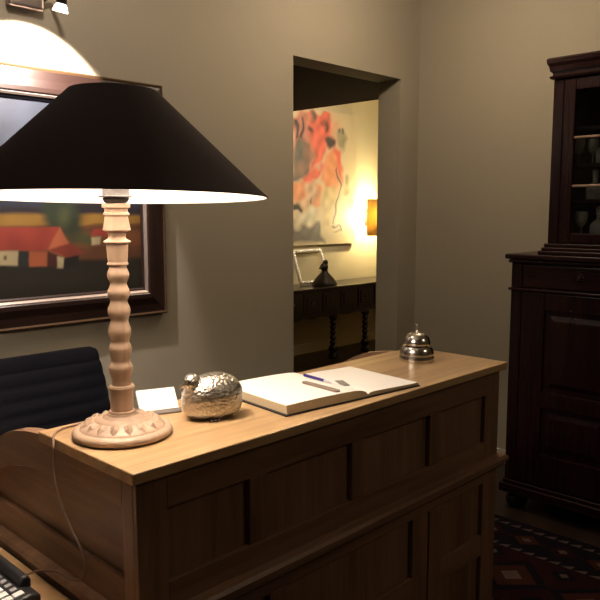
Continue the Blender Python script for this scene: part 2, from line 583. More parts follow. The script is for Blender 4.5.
# corner posts on the front
for y0, y1 in ((CY0, CY0 + 0.06), (CY1 - 0.06, CY1)):
    MB().box(CX + 0.004, CX + 0.02, y0, y1, 0.155, 1.322).build('corner_post', mahog_z, cab, True, 0.004)
ymid = (CY0 + CY1) / 2
for k, (a, b) in enumerate(((ymid + 0.004, CY1 - 0.064), (CY0 + 0.064, ymid - 0.004))):
    # drawer
    d = MB().box(CX + 0.003, CX + 0.02, a, b, 1.200, 1.314).build('drawer_front', mahog_y, cab, True, 0.004)
    kn = MB()
    c = (CX + 0.003, a + 0.255, 1.262)
    for j in range(8):
        t = 2 * pi * j / 8
        kn.ball((c[0] - 0.004, c[1] + 0.016 * cos(t), c[2] + 0.016 * sin(t)), 0.006, 0.008, 0.008, 10, 6)
    kn.ball((c[0] - 0.008, c[1], c[2]), 0.012, 0.011, 0.011, 14, 8)
    kn.build('rosette_knob', mahog_z, d, True)
    # door: frame, two recessed panels with raised fields
    door = MB()
    sw = 0.125
    door.box(CX, CX + 0.019, a, a + sw - 0.03, 0.165, 1.172)
    door.box(CX, CX + 0.019, b - sw, b, 0.165, 1.172)
    for z0, z1 in ((0.165, 0.330), (0.580, 0.664), (1.085, 1.172)):
        door.box(CX, CX + 0.019, a + sw - 0.03, b - sw, z0, z1)
    dob = door.build('door', mahog_z, cab, True, 0.003)
    for z0, z1 in ((0.330, 0.580), (0.664, 1.085)):
        y0, y1 = a + sw - 0.03, b - sw
        p = MB()
        p.box(CX + 0.014, CX + 0.019, y0, y1, z0, z1)
        o_, i_ = 0.025, 0.05
        q0 = [(CX + 0.014, y0 + o_, z0 + o_), (CX + 0.014, y1 - o_, z0 + o_), (CX + 0.014, y1 - o_, z1 - o_), (CX + 0.014, y0 + o_, z1 - o_)]
        q1 = [(CX + 0.006, y0 + i_, z0 + i_), (CX + 0.006, y1 - i_, z0 + i_), (CX + 0.006, y1 - i_, z1 - i_), (CX + 0.006, y0 + i_, z1 - i_)]
        for j in range(4):
            p.face([q0[j], q0[(j + 1) % 4], q1[(j + 1) % 4], q1[j]])
        p.face(q1)
        p.build('door_panel', mahog_z, dob, True)
# upper glazed case
UX = 3.50
UY0, UY1 = 0.74, 1.655
ZB, ZT = 1.368, 2.27
m = MB()
m.box(UX - 0.03, CB, UY0 - 0.035, UY1 + 0.035, 1.368, 1.388)
m.box(UX - 0.02, CB, UY0 - 0.022, UY1 + 0.022, 1.388, 1.405)
m.box(UX - 0.012, CB, UY0 - 0.012, UY1 + 0.012, 1.405, 1.425)
m.build('upper_base_moulding', mahog_y, cab, True, 0.005, 3)
m = MB()
m.box(UX + 0.02, CB, UY1 - 0.02, UY1, 1.425, ZT)
m.box(UX + 0.02, CB, UY0, UY0 + 0.02, 1.425, ZT)
m.box(CB - 0.015, CB, UY0, UY1, 1.425, ZT)
m.box(UX + 0.02, CB, UY0, UY1, 1.425, 1.46)
m.box(UX + 0.02, CB, UY0, UY1, ZT - 0.03, ZT)
m.build('upper_case', mahog_z, cab, True)
crown = [(0.0, 2.232), (0.012, 2.236), (0.016, 2.248), (0.004, 2.252), (0.004, 2.265), (0.014, 2.272), (0.018, 2.295), (0.026, 2.31), (0.028, 2.328), (0.022, 2.336)]
m = MB()
A, B, C_, D_ = [], [], [], []
for dd, z in crown:
    A.append(m.bm.verts.new((CB, UY1 + dd, z)))
    B.append(m.bm.verts.new((UX - dd, UY1 + dd, z)))
    C_.append(m.bm.verts.new((UX - dd, UY0 - dd, z)))
    D_.append(m.bm.verts.new((CB, UY0 - dd, z)))
for P, Q in ((A, B), (B, C_), (C_, D_)):
    for i in range(len(crown) - 1):
        m.bm.faces.new([P[i], Q[i], Q[i + 1], P[i + 1]])
m.bm.faces.new([A[-1], B[-1], C_[-1], D_[-1]])
m.bm.faces.new([A[0], B[0], C_[0], D_[0]])
m.build('crown_moulding', mahog_y, cab, True)
for y0, y1 in ((UY0, UY0 + 0.055), (UY1 - 0.055, UY1)):
    MB().box(UX + 0.004, UX + 0.02, y0, y1, 1.425, 2.232).build('corner_post', mahog_z, cab, True, 0.004)
umid = (UY0 + UY1) / 2
for a, b in ((umid + 0.003, UY1 - 0.058), (UY0 + 0.058, umid - 0.003)):
    dm = MB()
    dm.box(UX - 0.002, UX + 0.018, a, a + 0.05, 1.43, 2.228)
    dm.box(UX - 0.002, UX + 0.018, b - 0.058, b, 1.43, 2.228)
    dm.box(UX - 0.002, UX + 0.018, a + 0.05, b - 0.058, 1.43, 1.478)
    dm.box(UX - 0.002, UX + 0.018, a + 0.05, b - 0.058, 2.172, 2.228)
    dob = dm.build('glazed_door', mahog_z, cab, True, 0.004)
    for z in (1.710, 1.945):
        MB().box(UX - 0.002, UX + 0.014, a + 0.05, b - 0.058, z - 0.006, z + 0.006).build('glazing_bar', bar_glint, dob, True, 0.004, 3)
    MB().box(UX + 0.008, UX + 0.011, a + 0.05, b - 0.058, 1.478, 2.172).build('glass_pane', pane, dob, True)
for z in (1.645, 1.82, 2.0):
    MB().box(UX + 0.05, CB - 0.016, UY0 + 0.021, UY1 - 0.021, z - 0.014, z).build('shelf', mahog_y, cab, True)

# glassware on the cabinet shelves
goblet_prof = [(0.028, 0), (0.028, 0.002), (0.006, 0.006), (0.004, 0.03), (0.006, 0.05), (0.02, 0.06), (0.028, 0.08), (0.030, 0.105), (0.027, 0.125), (0.0255, 0.125), (0.028, 0.105), (0.026, 0.08), (0.018, 0.063), (0.003, 0.056)]
tumbler_prof = [(0.024, 0), (0.027, 0.004), (0.031, 0.08), (0.029, 0.08), (0.025, 0.008), (0.002, 0.007)]
decanter_prof = [(0.035, 0), (0.04, 0.006), (0.042, 0.05), (0.034, 0.07), (0.012, 0.085), (0.011, 0.11), (0.018, 0.116), (0.011, 0.12), (0.014, 0.128), (0.017, 0.137), (0.010, 0.148), (0.002, 0.150)]


def glassware(name, prof_, x, y, z, label, cat, grp):
    m_ = MB().lathe(prof_, (0, 0, 0), 20)
    o = m_.build(name, glass_clear)
    o.location = (x, y, z)
    return tag(o, label, cat, grp)


ware = [
    ('goblet', goblet_prof, 3.60, 1.555, 1.82, 'stemmed glass at the left end of the glassware shelf above the cabinet middle', 'glass', 'glasses in the cabinet'),
    ('goblet', goblet_prof, 3.64, 1.50, 1.82, 'stemmed glass second from left on the glassware shelf above the cabinet middle', 'glass', 'glasses in the cabinet'),
    ('decanter', decanter_prof, 3.60, 1.425, 1.82, 'stoppered decanter right of two stemmed glasses on the cabinet shelf', 'decanter', 'decanters in the cabinet'),
    ('decanter', decanter_prof, 3.60, 1.465, 1.645, 'stoppered decanter on the cabinet shelf below the stemmed glasses', 'decanter', 'decanters in the cabinet'),
    ('tumbler', tumbler_prof, 3.60, 1.40, 1.645, 'straight glass tumbler beside the decanter on the lower cabinet shelf', 'glass', 'glasses in the cabinet'),
    ('goblet', goblet_prof, 3.60, 1.525, 1.461, 'stemmed glass on the cabinet case floor at far left', 'glass', 'glasses in the cabinet'),
    ('decanter', decanter_prof, 3.62, 1.445, 1.461, 'stoppered decanter on the cabinet case floor beside a stemmed glass', 'decanter', 'decanters in the cabinet'),
    ('tumbler', tumbler_prof, 3.57, 1.375, 1.461, 'glass tumbler on the cabinet case floor at the photo edge', 'glass', 'glasses in the cabinet'),
]
for w in ware:
    glassware(*w)

# ------------------------------------------------------------------ rug
RX0, RX1, RY0, RY1 = 2.24, 3.30, -0.4, 2.35
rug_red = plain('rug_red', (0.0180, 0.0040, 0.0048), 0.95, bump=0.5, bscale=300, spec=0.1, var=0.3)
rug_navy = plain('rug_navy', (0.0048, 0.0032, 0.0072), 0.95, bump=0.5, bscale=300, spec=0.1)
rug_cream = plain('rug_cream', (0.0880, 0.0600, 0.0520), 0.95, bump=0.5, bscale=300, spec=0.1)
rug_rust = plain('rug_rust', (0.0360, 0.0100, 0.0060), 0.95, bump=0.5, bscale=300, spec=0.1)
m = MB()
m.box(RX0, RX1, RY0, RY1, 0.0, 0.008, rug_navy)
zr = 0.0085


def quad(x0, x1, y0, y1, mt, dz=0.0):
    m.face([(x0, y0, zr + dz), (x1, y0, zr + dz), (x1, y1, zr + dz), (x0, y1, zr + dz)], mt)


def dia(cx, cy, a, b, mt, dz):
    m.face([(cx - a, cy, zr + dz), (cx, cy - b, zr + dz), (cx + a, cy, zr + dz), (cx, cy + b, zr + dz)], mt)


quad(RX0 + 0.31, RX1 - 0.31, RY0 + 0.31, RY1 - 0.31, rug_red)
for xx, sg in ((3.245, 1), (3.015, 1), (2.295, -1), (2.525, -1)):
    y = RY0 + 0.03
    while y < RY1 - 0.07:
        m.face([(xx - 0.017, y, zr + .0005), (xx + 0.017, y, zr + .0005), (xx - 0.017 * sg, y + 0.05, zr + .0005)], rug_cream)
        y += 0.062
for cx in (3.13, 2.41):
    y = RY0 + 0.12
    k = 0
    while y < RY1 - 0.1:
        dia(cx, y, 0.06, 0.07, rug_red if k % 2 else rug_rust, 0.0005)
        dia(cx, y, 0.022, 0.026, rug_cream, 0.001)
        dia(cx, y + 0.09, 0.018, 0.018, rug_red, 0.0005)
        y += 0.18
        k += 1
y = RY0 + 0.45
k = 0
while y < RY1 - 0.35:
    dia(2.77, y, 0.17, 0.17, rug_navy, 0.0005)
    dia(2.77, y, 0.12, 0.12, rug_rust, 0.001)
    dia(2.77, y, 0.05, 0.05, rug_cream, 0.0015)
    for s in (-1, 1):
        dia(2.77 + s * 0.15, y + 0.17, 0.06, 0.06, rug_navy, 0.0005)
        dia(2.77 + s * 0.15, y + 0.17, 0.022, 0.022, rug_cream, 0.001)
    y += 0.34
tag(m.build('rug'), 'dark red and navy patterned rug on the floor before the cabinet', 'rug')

# ------------------------------------------------------------------ farm painting on the wall
PX0, PX1, PZ0, PZ1 = 0.62, 1.985, 1.107, 2.158
art = thing('framed_painting', 'farm landscape painting with red roofed barn in a broad dark frame', 'painting', (1.30, YA, 1.63))
fp = [(0.0, 0.0), (0.0, 0.034), (0.006, 0.038), (0.014, 0.035), (0.05, 0.040), (0.082, 0.047), (0.100, 0.048), (0.107, 0.042)]


def frame_ring(profile, matf, base):
    m_ = MB()
    rings = []
    for ins, dep in profile:
        rings.append([m_.bm.verts.new(p) for p in ((PX0 + ins, YA - dep, PZ0 + ins), (PX1 - ins, YA - dep, PZ0 + ins), (PX1 - ins, YA - dep, PZ1 - ins), (PX0 + ins, YA - dep, PZ1 - ins))])
    for i in range(len(rings) - 1):
        for k in range(4):
            f = m_.bm.faces.new([rings[i][k], rings[i][(k + 1) % 4], rings[i + 1][(k + 1) % 4], rings[i + 1][k]])
            f.material_index = m_.mi(matf(i))
    return m_


frame_ring(fp, lambda i: frame_tan if i in (1, 2) else frame_dark, 0).build('frame', None, art, True)
frame_ring([(0.107, 0.042), (0.109, 0.044), (0.117, 0.038), (0.118, 0.028)], lambda i: frame_silver, 0).build('inner_slip', None, art, True)
frame_ring([(0.118, 0.028), (0.124, 0.031), (0.130, 0.022)], lambda i: frame_dark, 0).build('inner_fillet', None, art, True)
def paint_canvas(name, x0, x1, z0, z1, y, step, base, shapes, wobble, soft, parent, rough=0.55):
    """a canvas front as a fine grid whose vertex colours hold the paint; shapes = (colour, outline points, softness)"""
    nx_, nz_ = int((x1 - x0) / step), int((z1 - z0) / step)
    xs = np.linspace(x0, x1, nx_ + 1)
    zs_ = np.linspace(z0, z1, nz_ + 1)
    X, Z = np.meshgrid(xs, zs_)
    rng = np.random.default_rng(5)
    ph_ = rng.uniform(0, 6.28, (14, 2))
    fr_ = rng.uniform(8, 34, (14, 2)) * rng.choice([-1, 1], (14, 2))
    WX, WZ = X.copy(), Z.copy()
    streak = np.zeros_like(X)
    for k in range(14):
        w = np.sin(X * fr_[k, 0] + Z * fr_[k, 1] + ph_[k, 0])
        WX += wobble * w / 3.5
        WZ += wobble * np.sin(X * fr_[k, 1] - Z * fr_[k, 0] + ph_[k, 1]) / 3.5
        streak += np.sin(X * fr_[k, 0] * 1.7 + Z * fr_[k, 1] * 1.3 + ph_[k, 1]) / 14 ** 0.5
    C = np.empty(X.shape + (3,))
    C[:] = base
    for col, pts, sf in shapes:
        P = np.array(pts)
        inside = np.zeros(X.shape, bool)
        dist = np.full(X.shape, 9.0)
        for i in range(len(P)):
            a, b = P[i], P[(i + 1) % len(P)]
            e = b - a
            t = np.clip(((WX - a[0]) * e[0] + (WZ - a[1]) * e[1]) / max(1e-9, e @ e), 0, 1)
            dist = np.minimum(dist, np.hypot(WX - a[0] - t * e[0], WZ - a[1] - t * e[1]))
            cond = (a[1] > WZ) != (b[1] > WZ)
            den = e[1] if abs(e[1]) > 1e-9 else 1e-9
            inside ^= cond & (WX < a[0] + (WZ - a[1]) * e[0] / den)
        sd = np.where(inside, dist, -dist)
        al = np.clip(sd / (soft * sf) * 0.5 + 0.5, 0, 1)[..., None]
        tone = (1 + 0.12 * streak)[..., None]
        C = C * (1 - al) + np.array(col) * np.clip(tone, 0.5, 1.6) * al
    me = bpy.data.meshes.new(name)
    W_ = nx_ + 1
    verts = [(float(X[j, i]), y, float(Z[j, i])) for j in range(nz_ + 1) for i in range(W_)]
    nv = len(verts)
    faces = [(j * W_ + i, j * W_ + i + 1, (j + 1) * W_ + i + 1, (j + 1) * W_ + i) for j in range(nz_) for i in range(nx_)]
    d = 0.018
    verts += [(x0, y + d, z0), (x1, y + d, z0), (x1, y + d, z1), (x0, y + d, z1)]
    c00, c10, c11, c01 = 0, W_ - 1, nz_ * W_ + W_ - 1, nz_ * W_
    bot = list(range(0, W_))
    top = list(range(nz_ * W_, nz_ * W_ + W_))
    lef = [j * W_ for j in range(nz_ + 1)]
    rig = [j * W_ + W_ - 1 for j in range(nz_ + 1)]
    faces += [tuple(reversed(bot)) + (nv, nv + 1), tuple(top) + (nv + 2, nv + 3), tuple(lef) + (nv + 3, nv), tuple(reversed(rig)) + (nv + 1, nv + 2), (nv + 1, nv, nv + 3, nv + 2)]
    off = Vector(parent.location)
    me.from_pydata([tuple(Vector(v) - off) for v in verts], [], faces)
    at = me.color_attributes.new('paint', 'FLOAT_COLOR', 'POINT')
    cc = np.ones((len(verts), 4), dtype=np.float32)
    cc[:nv, :3] = np.clip(C.reshape(-1, 3), 0, 1)
    cc[nv:, :3] = base
    at.data.foreach_set('color', cc.ravel())
    mt, nt, bs_ = new_mat(name + '_paint')
    av = nt.nodes.new('ShaderNodeAttribute')
    av.attribute_name = 'paint'
    nt.links.new(av.outputs['Color'], bs_.inputs['Base Color'])
    bs_.inputs['Roughness'].default_value = rough
    me.materials.append(mt)
    o = bpy.data.objects.new(name, me)
    COL.objects.link(o)
    o.parent = parent
    return o


def blob(cx, cz, rx, rz, n=18, j=0.18):
    return [(cx + rx * (1 + random.uniform(-j, j)) * cos(2 * pi * k / n), cz + rz * (1 + random.uniform(-j, j)) * sin(2 * pi * k / n)) for k in range(n)]


P_ = {'roof': (0.20, 0.030, 0.020), 'gable': (0.27, 0.075, 0.035), 'lean': (0.13, 0.022, 0.014), 'white': (0.30, 0.25, 0.145), 'dark': (0.012, 0.014, 0.014),
      'orange': (0.24, 0.065, 0.026), 'maroon': (0.040, 0.009, 0.008), 'black': (0.006, 0.005, 0.005)}
cx0, cx1 = PX0 + 0.12, PX1 - 0.12
FS = [((0.018, 0.024, 0.042), [(cx0 - .1, 1.60), (cx1 + .1, 1.59), (cx1 + .1, 2.3), (cx0 - .1, 2.3)], 2.0),
      ((0.032, 0.041, 0.062), blob(0.95, 1.80, 0.22, 0.10), 12), ((0.034, 0.042, 0.062), blob(1.45, 1.86, 0.25, 0.07), 12), ((0.028, 0.036, 0.056), blob(1.22, 1.95, 0.25, 0.05), 12),
      ((0.016, 0.012, 0.018), [(cx0 - .1, 1.57), (cx1 + .1, 1.56), (cx1 + .1, 1.60), (1.6, 1.62), (1.3, 1.60), (1.0, 1.62), (cx0 - .1, 1.61)], 3),
      ((0.20, 0.11, 0.022), [(cx0 - .1, 1.52), (cx1 + .1, 1.525), (cx1 + .1, 1.566), (cx0 - .1, 1.585)], 2),
      ((0.11, 0.040, 0.014), [(cx0 - .1, 1.385), (1.49, 1.385), (cx1 + .1, 1.385), (cx1 + .1, 1.525), (cx0 - .1, 1.53)], 2),
      ((0.055, 0.022, 0.012), [(cx0 - .1, 1.50), (cx1 + .1, 1.50), (cx1 + .1, 1.515), (cx0 - .1, 1.518)], 3),
      ((0.075, 0.028, 0.012), [(1.5, 1.38), (cx1 + .1, 1.375), (cx1 + .1, 1.43), (1.5, 1.44)], 3)]
for c in ((1.43, 1.60, 0.05, 0.06), (1.49, 1.58, 0.06, 0.07), (1.52, 1.53, 0.05, 0.05), (1.44, 1.55, 0.04, 0.05)):
    FS.append(((0.020, 0.028, 0.016), blob(*c), 5))
FS.append(((0.045, 0.050, 0.020), blob(1.48, 1.56, 0.02, 0.03), 6))
for c in ((1.56, 1.475, 0.06, 0.026), (1.60, 1.465, 0.04, 0.020), (1.0, 1.53, 0.07, 0.06)):
    FS.append(((0.035, 0.036, 0.014), blob(*c), 4))
FARM = [('roof', [(0.96, 1.532), (1.463, 1.518), (1.406, 1.424), (0.93, 1.437)]), ('gable', [(1.463, 1.518), (1.503, 1.452), (1.468, 1.398), (1.406, 1.426)]),
        ('lean', [(1.41, 1.424), (1.51, 1.452), (1.572, 1.406), (1.491, 1.39)]), ('white', [(0.95, 1.436), (1.282, 1.425), (1.279, 1.369), (0.95, 1.382)]),
        ('dark', [(1.282, 1.425), (1.328, 1.424), (1.325, 1.362), (1.281, 1.364)]), ('orange', [(1.328, 1.424), (1.404, 1.417), (1.399, 1.358), (1.325, 1.362)]),
        ('maroon', [(1.404, 1.419), (1.446, 1.4), (1.441, 1.347), (1.399, 1.358)]), ('white', [(1.443, 1.396), (1.472, 1.39), (1.468, 1.345), (1.441, 1.348)]),
        ('black', [(1.472, 1.387), (1.542, 1.4), (1.532, 1.353), (1.47, 1.345)]), ('roof', [(1.601, 1.48), (1.62, 1.508), (1.696, 1.504), (1.704, 1.472)]),
        ('white', [(1.606, 1.476), (1.65, 1.473), (1.645, 1.441), (1.606, 1.442)]), ('dark', [(1.221, 1.408), (1.231, 1.408), (1.231, 1.393), (1.22, 1.394)]),
        ('lean', [(1.15, 1.53), (1.185, 1.53), (1.185, 1.548), (1.15, 1.548)])]
for n_, pts in FARM:
    FS.append((P_[n_], pts, 1.0))
FS.append(((0.016, 0.013, 0.008), [(cx0 - .1, 1.29), (cx1 + .1, 1.28), (cx1 + .1, 1.32), (cx0 - .1, 1.33)], 8))
paint_canvas('canvas', cx0, cx1, PZ0 + 0.12, PZ1 - 0.12, 2.829, 0.005, (0.010, 0.009, 0.006), FS, 0.0025, 0.004, art)

# ------------------------------------------------------------------ spotlight above the painting
sp = thing('wall_spotlight', 'chrome wall spotlight with a lit white bulb above the farm painting', 'spotlight', (1.36, YA, 2.41))
MB().box(1.283, 1.43, YA - 0.035, YA - 0.001, 2.378, 2.45).build('wall_plate', chrome_satin, sp, True, 0.012, 4)
MB().tube([(1.425, YA - 0.02, 2.42), (1.455, YA - 0.04, 2.45), (1.44, 2.70, 2.47), (1.375, 2.54, 2.445), (1.357, 2.53, 2.375)], 0.009).build('arm', chrome_satin, sp, True)
hd = MB().lathe([(0.016, 0.075), (0.018, 0.045), (0.02, 0.03)], (0, 0, 0), 24)
Ms = Matrix.Translation((1.353, 2.55, 2.313)) @ Vector((0.02, -0.17, 0.5)).to_track_quat('Z', 'Y').to_matrix().to_4x4()
hd.xf(Ms).build('lamp_holder', dark_iron, sp, True)
hd = MB().lathe([(0.014, 0.032), (0.022, 0.02), (0.027, 0.006), (0.028, 0.0), (0.026, 0.0), (0.02, 0.012), (0.012, 0.026)], (0, 0, 0), 24, None, False)
hd.xf(Ms).build('reflector', reflector_glow, sp, True)
MB().ball((0, 0, 0.02), 0.011, 0.011, 0.011).xf(Ms).build('bulb', bulb_glow, sp, True)

# ------------------------------------------------------------------ table lamp
LX, LY, LZ = 0.85, 1.388, 1.081
tl = thing('table_lamp', 'table lamp with turned pale wood stem and wide black cone shade', 'lamp', (LX, LY, LZ))
base = [(0.085, 0.0), (0.104, 0.001), (0.110, 0.006), (0.111, 0.011), (0.108, 0.017), (0.101, 0.0205), (0.0955, 0.0215), (0.0945, 0.0195), (0.093, 0.0225),
        (0.088, 0.026), (0.080, 0.031), (0.072, 0.0355), (0.064, 0.039), (0.062, 0.0375), (0.0605, 0.040), (0.055, 0.0425), (0.046, 0.045), (0.044, 0.0437), (0.042, 0.0458), (0.034, 0.049), (0.032, 0.0525)]
MB().lathe(base, seg=64).build('base', lamp_wood, tl)
# carved leaves round the base
lf = MB()
NL = 16
for k in range(NL):
    a0 = 2 * pi * k / NL

    def pt(r, da, dz):
        zz = 0.0225 + (0.093 - r) / (0.093 - 0.064) * (0.039 - 0.0225) + dz
        a_ = a0 + da
        return (r * cos(a_), r * sin(a_), zz)
    w_ = pi / NL * 0.92
    tip, top = pt(0.0915, 0, 0.001), pt(0.066, 0, 0.0015)
    l1, l2 = pt(0.080, -w_ * 0.75, 0.0), pt(0.067, -w_ * 0.9, 0.0)
    r1, r2 = pt(0.080, w_ * 0.75, 0.0), pt(0.067, w_ * 0.9, 0.0)
    m1, m2 = pt(0.081, 0, 0.0085), pt(0.070, 0, 0.007)
    for f in ((tip, l1, m1), (tip, m1, r1), (l1, l2, m2, m1), (m1, m2, r2, r1), (l2, top, m2), (m2, top, r2)):
        lf.face(f)
lf.build('carved_leaf_band', lamp_wood, tl)
stem = [(0.0261, 1.5997), (0.0303, 1.5986), (0.0303, 1.591), (0.0251, 1.5889), (0.0247, 1.5813), (0.0281, 1.5791), (0.0282, 1.5748), (0.0251, 1.5726), (0.0249, 1.5705), (0.03, 1.5422), (0.0274, 1.54), (0.0197, 1.5379), (0.0182, 1.5269), (0.021, 1.5226), (0.0298, 1.5178), (0.0298, 1.5149), (0.0237, 1.5127), (0.0224, 1.4875), (0.0211, 1.4721), (0.0227, 1.4699), (0.0227, 1.4666), (0.0194, 1.4644), (0.0185, 1.4622), (0.0193, 1.4586), (0.0209, 1.455), (0.0224, 1.4514), (0.0236, 1.4477), (0.024, 1.4441), (0.0235, 1.4401), (0.0222, 1.4361), (0.0204, 1.4321), (0.0186, 1.4282), (0.0177, 1.4242), (0.0187, 1.4202), (0.0205, 1.4162), (0.0224, 1.4122), (0.0238, 1.4082), (0.0243, 1.4042), (0.0239, 1.4005), (0.0226, 1.3968), (0.0209, 1.3931), (0.0193, 1.3894), (0.0184, 1.3857), (0.0194, 1.3814), (0.0211, 1.377), (0.023, 1.3727), (0.0243, 1.3683), (0.0248, 1.364), (0.0244, 1.3596), (0.0231, 1.3552), (0.0214, 1.3508), (0.0198, 1.3464), (0.0189, 1.342), (0.0198, 1.3373), (0.0215, 1.3326), (0.0232, 1.3279), (0.0245, 1.3231), (0.0249, 1.3184), (0.0245, 1.3139), (0.0234, 1.3094), (0.0219, 1.3049), (0.0204, 1.3003), (0.0196, 1.2958), (0.0204, 1.2923), (0.0219, 1.2889), (0.0235, 1.2854), (0.0246, 1.2819), (0.025, 1.2784), (0.0247, 1.2729), (0.0237, 1.2675), (0.0223, 1.262), (0.0211, 1.2566), (0.0204, 1.2511), (0.0213, 1.248), (0.0229, 1.2449), (0.0245, 1.2418), (0.0258, 1.2387), (0.0262, 1.2356), (0.0258, 1.2301), (0.0246, 1.2246), (0.023, 1.2192), (0.0215, 1.2137), (0.0206, 1.2082), (0.0211, 1.1967), (0.027, 1.196), (0.0292, 1.1921), (0.0283, 1.1868), (0.0252, 1.1859), (0.0253, 1.1395), (0.0284, 1.1388), (0.0302, 1.1356), (0.0302, 1.1309)]
MB().lathe([(r, z - LZ) for r, z in reversed(stem)], seg=40).build('stem', lamp_wood, tl)
MB().lathe([(0.019, 0.5185), (0.025, 0.522), (0.029, 0.530), (0.024, 0.532)], seg=32).build('socket_cup', black_plastic, tl)
MB().lathe([(0.020, 0.5315), (0.036, 0.532), (0.037, 0.5345), (0.029, 0.5355), (0.0285, 0.60), (0.024, 0.603)], seg=32).build('socket_collar', metal_grey, tl)
MB().ball((0, 0, 0.664), 0.024, 0.024, 0.032).lathe([(0.013, 0.60), (0.015, 0.64)], cap=False).build('bulb', bulb_glow, tl)
RS, ZS0, ZS1, RT = 0.332, 0.531, 0.757, 0.095
Mt = Matrix.Translation((0, 0, 0.532)) @ Matrix.Rotation(radians(-1.5), 4, Vector((0.698, -0.716, 0))) @ Matrix.Translation((0, 0, -0.532))
sh = MB().lathe([(RS - 0.001, ZS0), (RS, ZS0), (RS, ZS0 + 0.002)] + [(RS + (RT - RS) * k / 10, ZS0 + (ZS1 - ZS0) * k / 10) for k in range(1, 11)] + [(RT - 0.002, ZS1)], seg=72, cap=False)
sh.xf(Mt).build('lamp_shade', shade_black, tl)
sl = MB().lathe([(RS - 0.0015, ZS0 + 0.0005)] + [(RS - 0.0035 + (RT - RS) * k / 10, ZS0 + (ZS1 - ZS0) * k / 10) for k in range(0, 11)], seg=72, cap=False)
sl.xf(Mt).build('shade_lining', shade_white, tl)
spd = MB()
for k in range(3):
    a = 2 * pi * k / 3 + 0.4
    spd.tube([(0.024 * cos(a), 0.024 * sin(a), 0.602), (0.05 * cos(a), 0.05 * sin(a), 0.68), (0.05 * cos(a), 0.05 * sin(a), 0.74), ((RT - 0.008) * cos(a), (RT - 0.008) * sin(a), ZS1 - 0.008)], 0.002, 8)
spd.xf(Mt).build('shade_carrier', metal_grey, tl)

# cord from the lamp to the phone
def smooth3(P, n=8):
    P = [Vector(p) for p in P]
    Q = [P[0]] + P + [P[-1]]
    out = []
    for i in range(1, len(Q) - 2):
        for k in range(n):
            t = k / n
            p0, p1, p2, p3 = Q[i - 1], Q[i], Q[i + 1], Q[i + 2]
            out.append(0.5 * (2 * p1 + (p2 - p0) * t + (2 * p0 - 5 * p1 + 4 * p2 - p3) * t * t + (3 * p1 - p0 - 3 * p2 + p3) * t ** 3))
    out.append(P[-1])
    return out


cpts = [(0.865, 1.512, 1.0845), (0.82, 1.522, 1.0845), (0.775, 1.520, 1.0845), (0.747, 1.502, 1.0845), (0.726, 1.473, 1.084), (0.716, 1.456, 1.07), (0.712, 1.455, 1.04), (0.712, 1.445, 0.99),
        (0.712, 1.42, 0.948), (0.712, 1.378, 0.902), (0.711, 1.345, 0.878), (0.709, 1.323, 0.853), (0.705, 1.317, 0.832), (0.704, 1.335, 0.808), (0.705, 1.39, 0.792), (0.708, 1.444, 0.785), (0.698, 1.50, 0.772), (0.682, 1.525, 0.762), (0.648, 1.53, 0.758)]
tag(MB().tube(smooth3(cpts), 0.0026, 8).build('lamp_cord', cord_brown), 'thin brown cord hanging from the lamp over the desk end to the phone', 'cord')

# ------------------------------------------------------------------ desk telephone
ph = thing('telephone', 'black desk telephone with rows of white keys on the side table', 'telephone', (0.56, 1.55, 0.73))
m = MB()
m.prism([(0.45, 0.7305), (0.668, 0.7305), (0.668, 0.760), (0.645, 0.768), (0.45, 0.744)], 1, 1.428, 1.70)
m.build('body', phone_black, ph, True, 0.010, 4)
m = MB()
m.prism([(0.640, 0.758), (0.667, 0.758), (0.667, 0.778), (0.660, 0.789), (0.648, 0.789), (0.640, 0.780)], 1, 1.472, 1.72)
m.build('handset', phone_black, ph, True, 0.006, 3)


def phz(x):
    return 0.744 + (x - 0.45) / 0.195 * 0.024


for i, x in enumerate((0.627, 0.603, 0.577, 0.551, 0.525, 0.499)):
    for j in range(10):
        y = 1.450 + 0.0245 * j
        if i == 0 and j > 0:
            hx, hy, mt = 0.007, 0.0065, key_grey
        else:
            hx, hy, mt = 0.0108, 0.0088, key_white
        z = phz(x)
        k_ = MB().box(x - hx, x + hx, y - hy, y + hy, z - 0.003, z + 0.0035)
        k_.xf(Matrix.Translation((x, y, z)) @ Matrix.Rotation(-math.atan(0.123), 4, 'Y') @ Matrix.Translation((-x, -y, -z)))
        k_.build('key', mt, ph, True, 0.0015)

ph.location = (0.54, 1.52, 0.745)

# ------------------------------------------------------------------ card holder
hc = Vector((1.012, 1.478, 1.081))
holder = thing('card_holder', 'small grey clear card holder behind the lamp base on the ledge', 'card holder', hc, -0.33)
lean = 0.72
m = MB()
m.prism([(-0.020, 0.0), (0.045, 0.0), (0.045, 0.002), (-0.006, 0.003), (-0.010, 0.011), (-0.014, 0.011), (-0.020, 0.004)], 0, -0.051, 0.051)
m.build('base', acrylic, holder, False, 0.0015)
m = MB()
m.prism([(0.0095, 0.002), (0.013, 0.002), (0.013 + 0.034 * math.tan(lean), 0.036), (0.0095 + 0.034 * math.tan(lean), 0.036)], 0, -0.051, 0.051)
m.build('back_rest', acrylic, holder, False)
cs = thing('business_cards', 'stack of blank white business cards leaning in the card holder', 'cards', hc, -0.33)
m = MB().box(-0.0495, 0.0495, 0.0, 0.007, 0.0, 0.066)
m.xf(Matrix.Translation((0, -0.0055, 0.0035)) @ Matrix.Rotation(-lean, 4, 'X'))
m.build('card_stack', card_white, cs, False, 0.0008)

# ------------------------------------------------------------------ silver quail box
q = thing('quail_figurine', 'silver quail shaped box with feather relief on the oak ledge', 'figurine', (1.085, 1.357, 1.081), radians(160))
# local +x is the way the bird faces


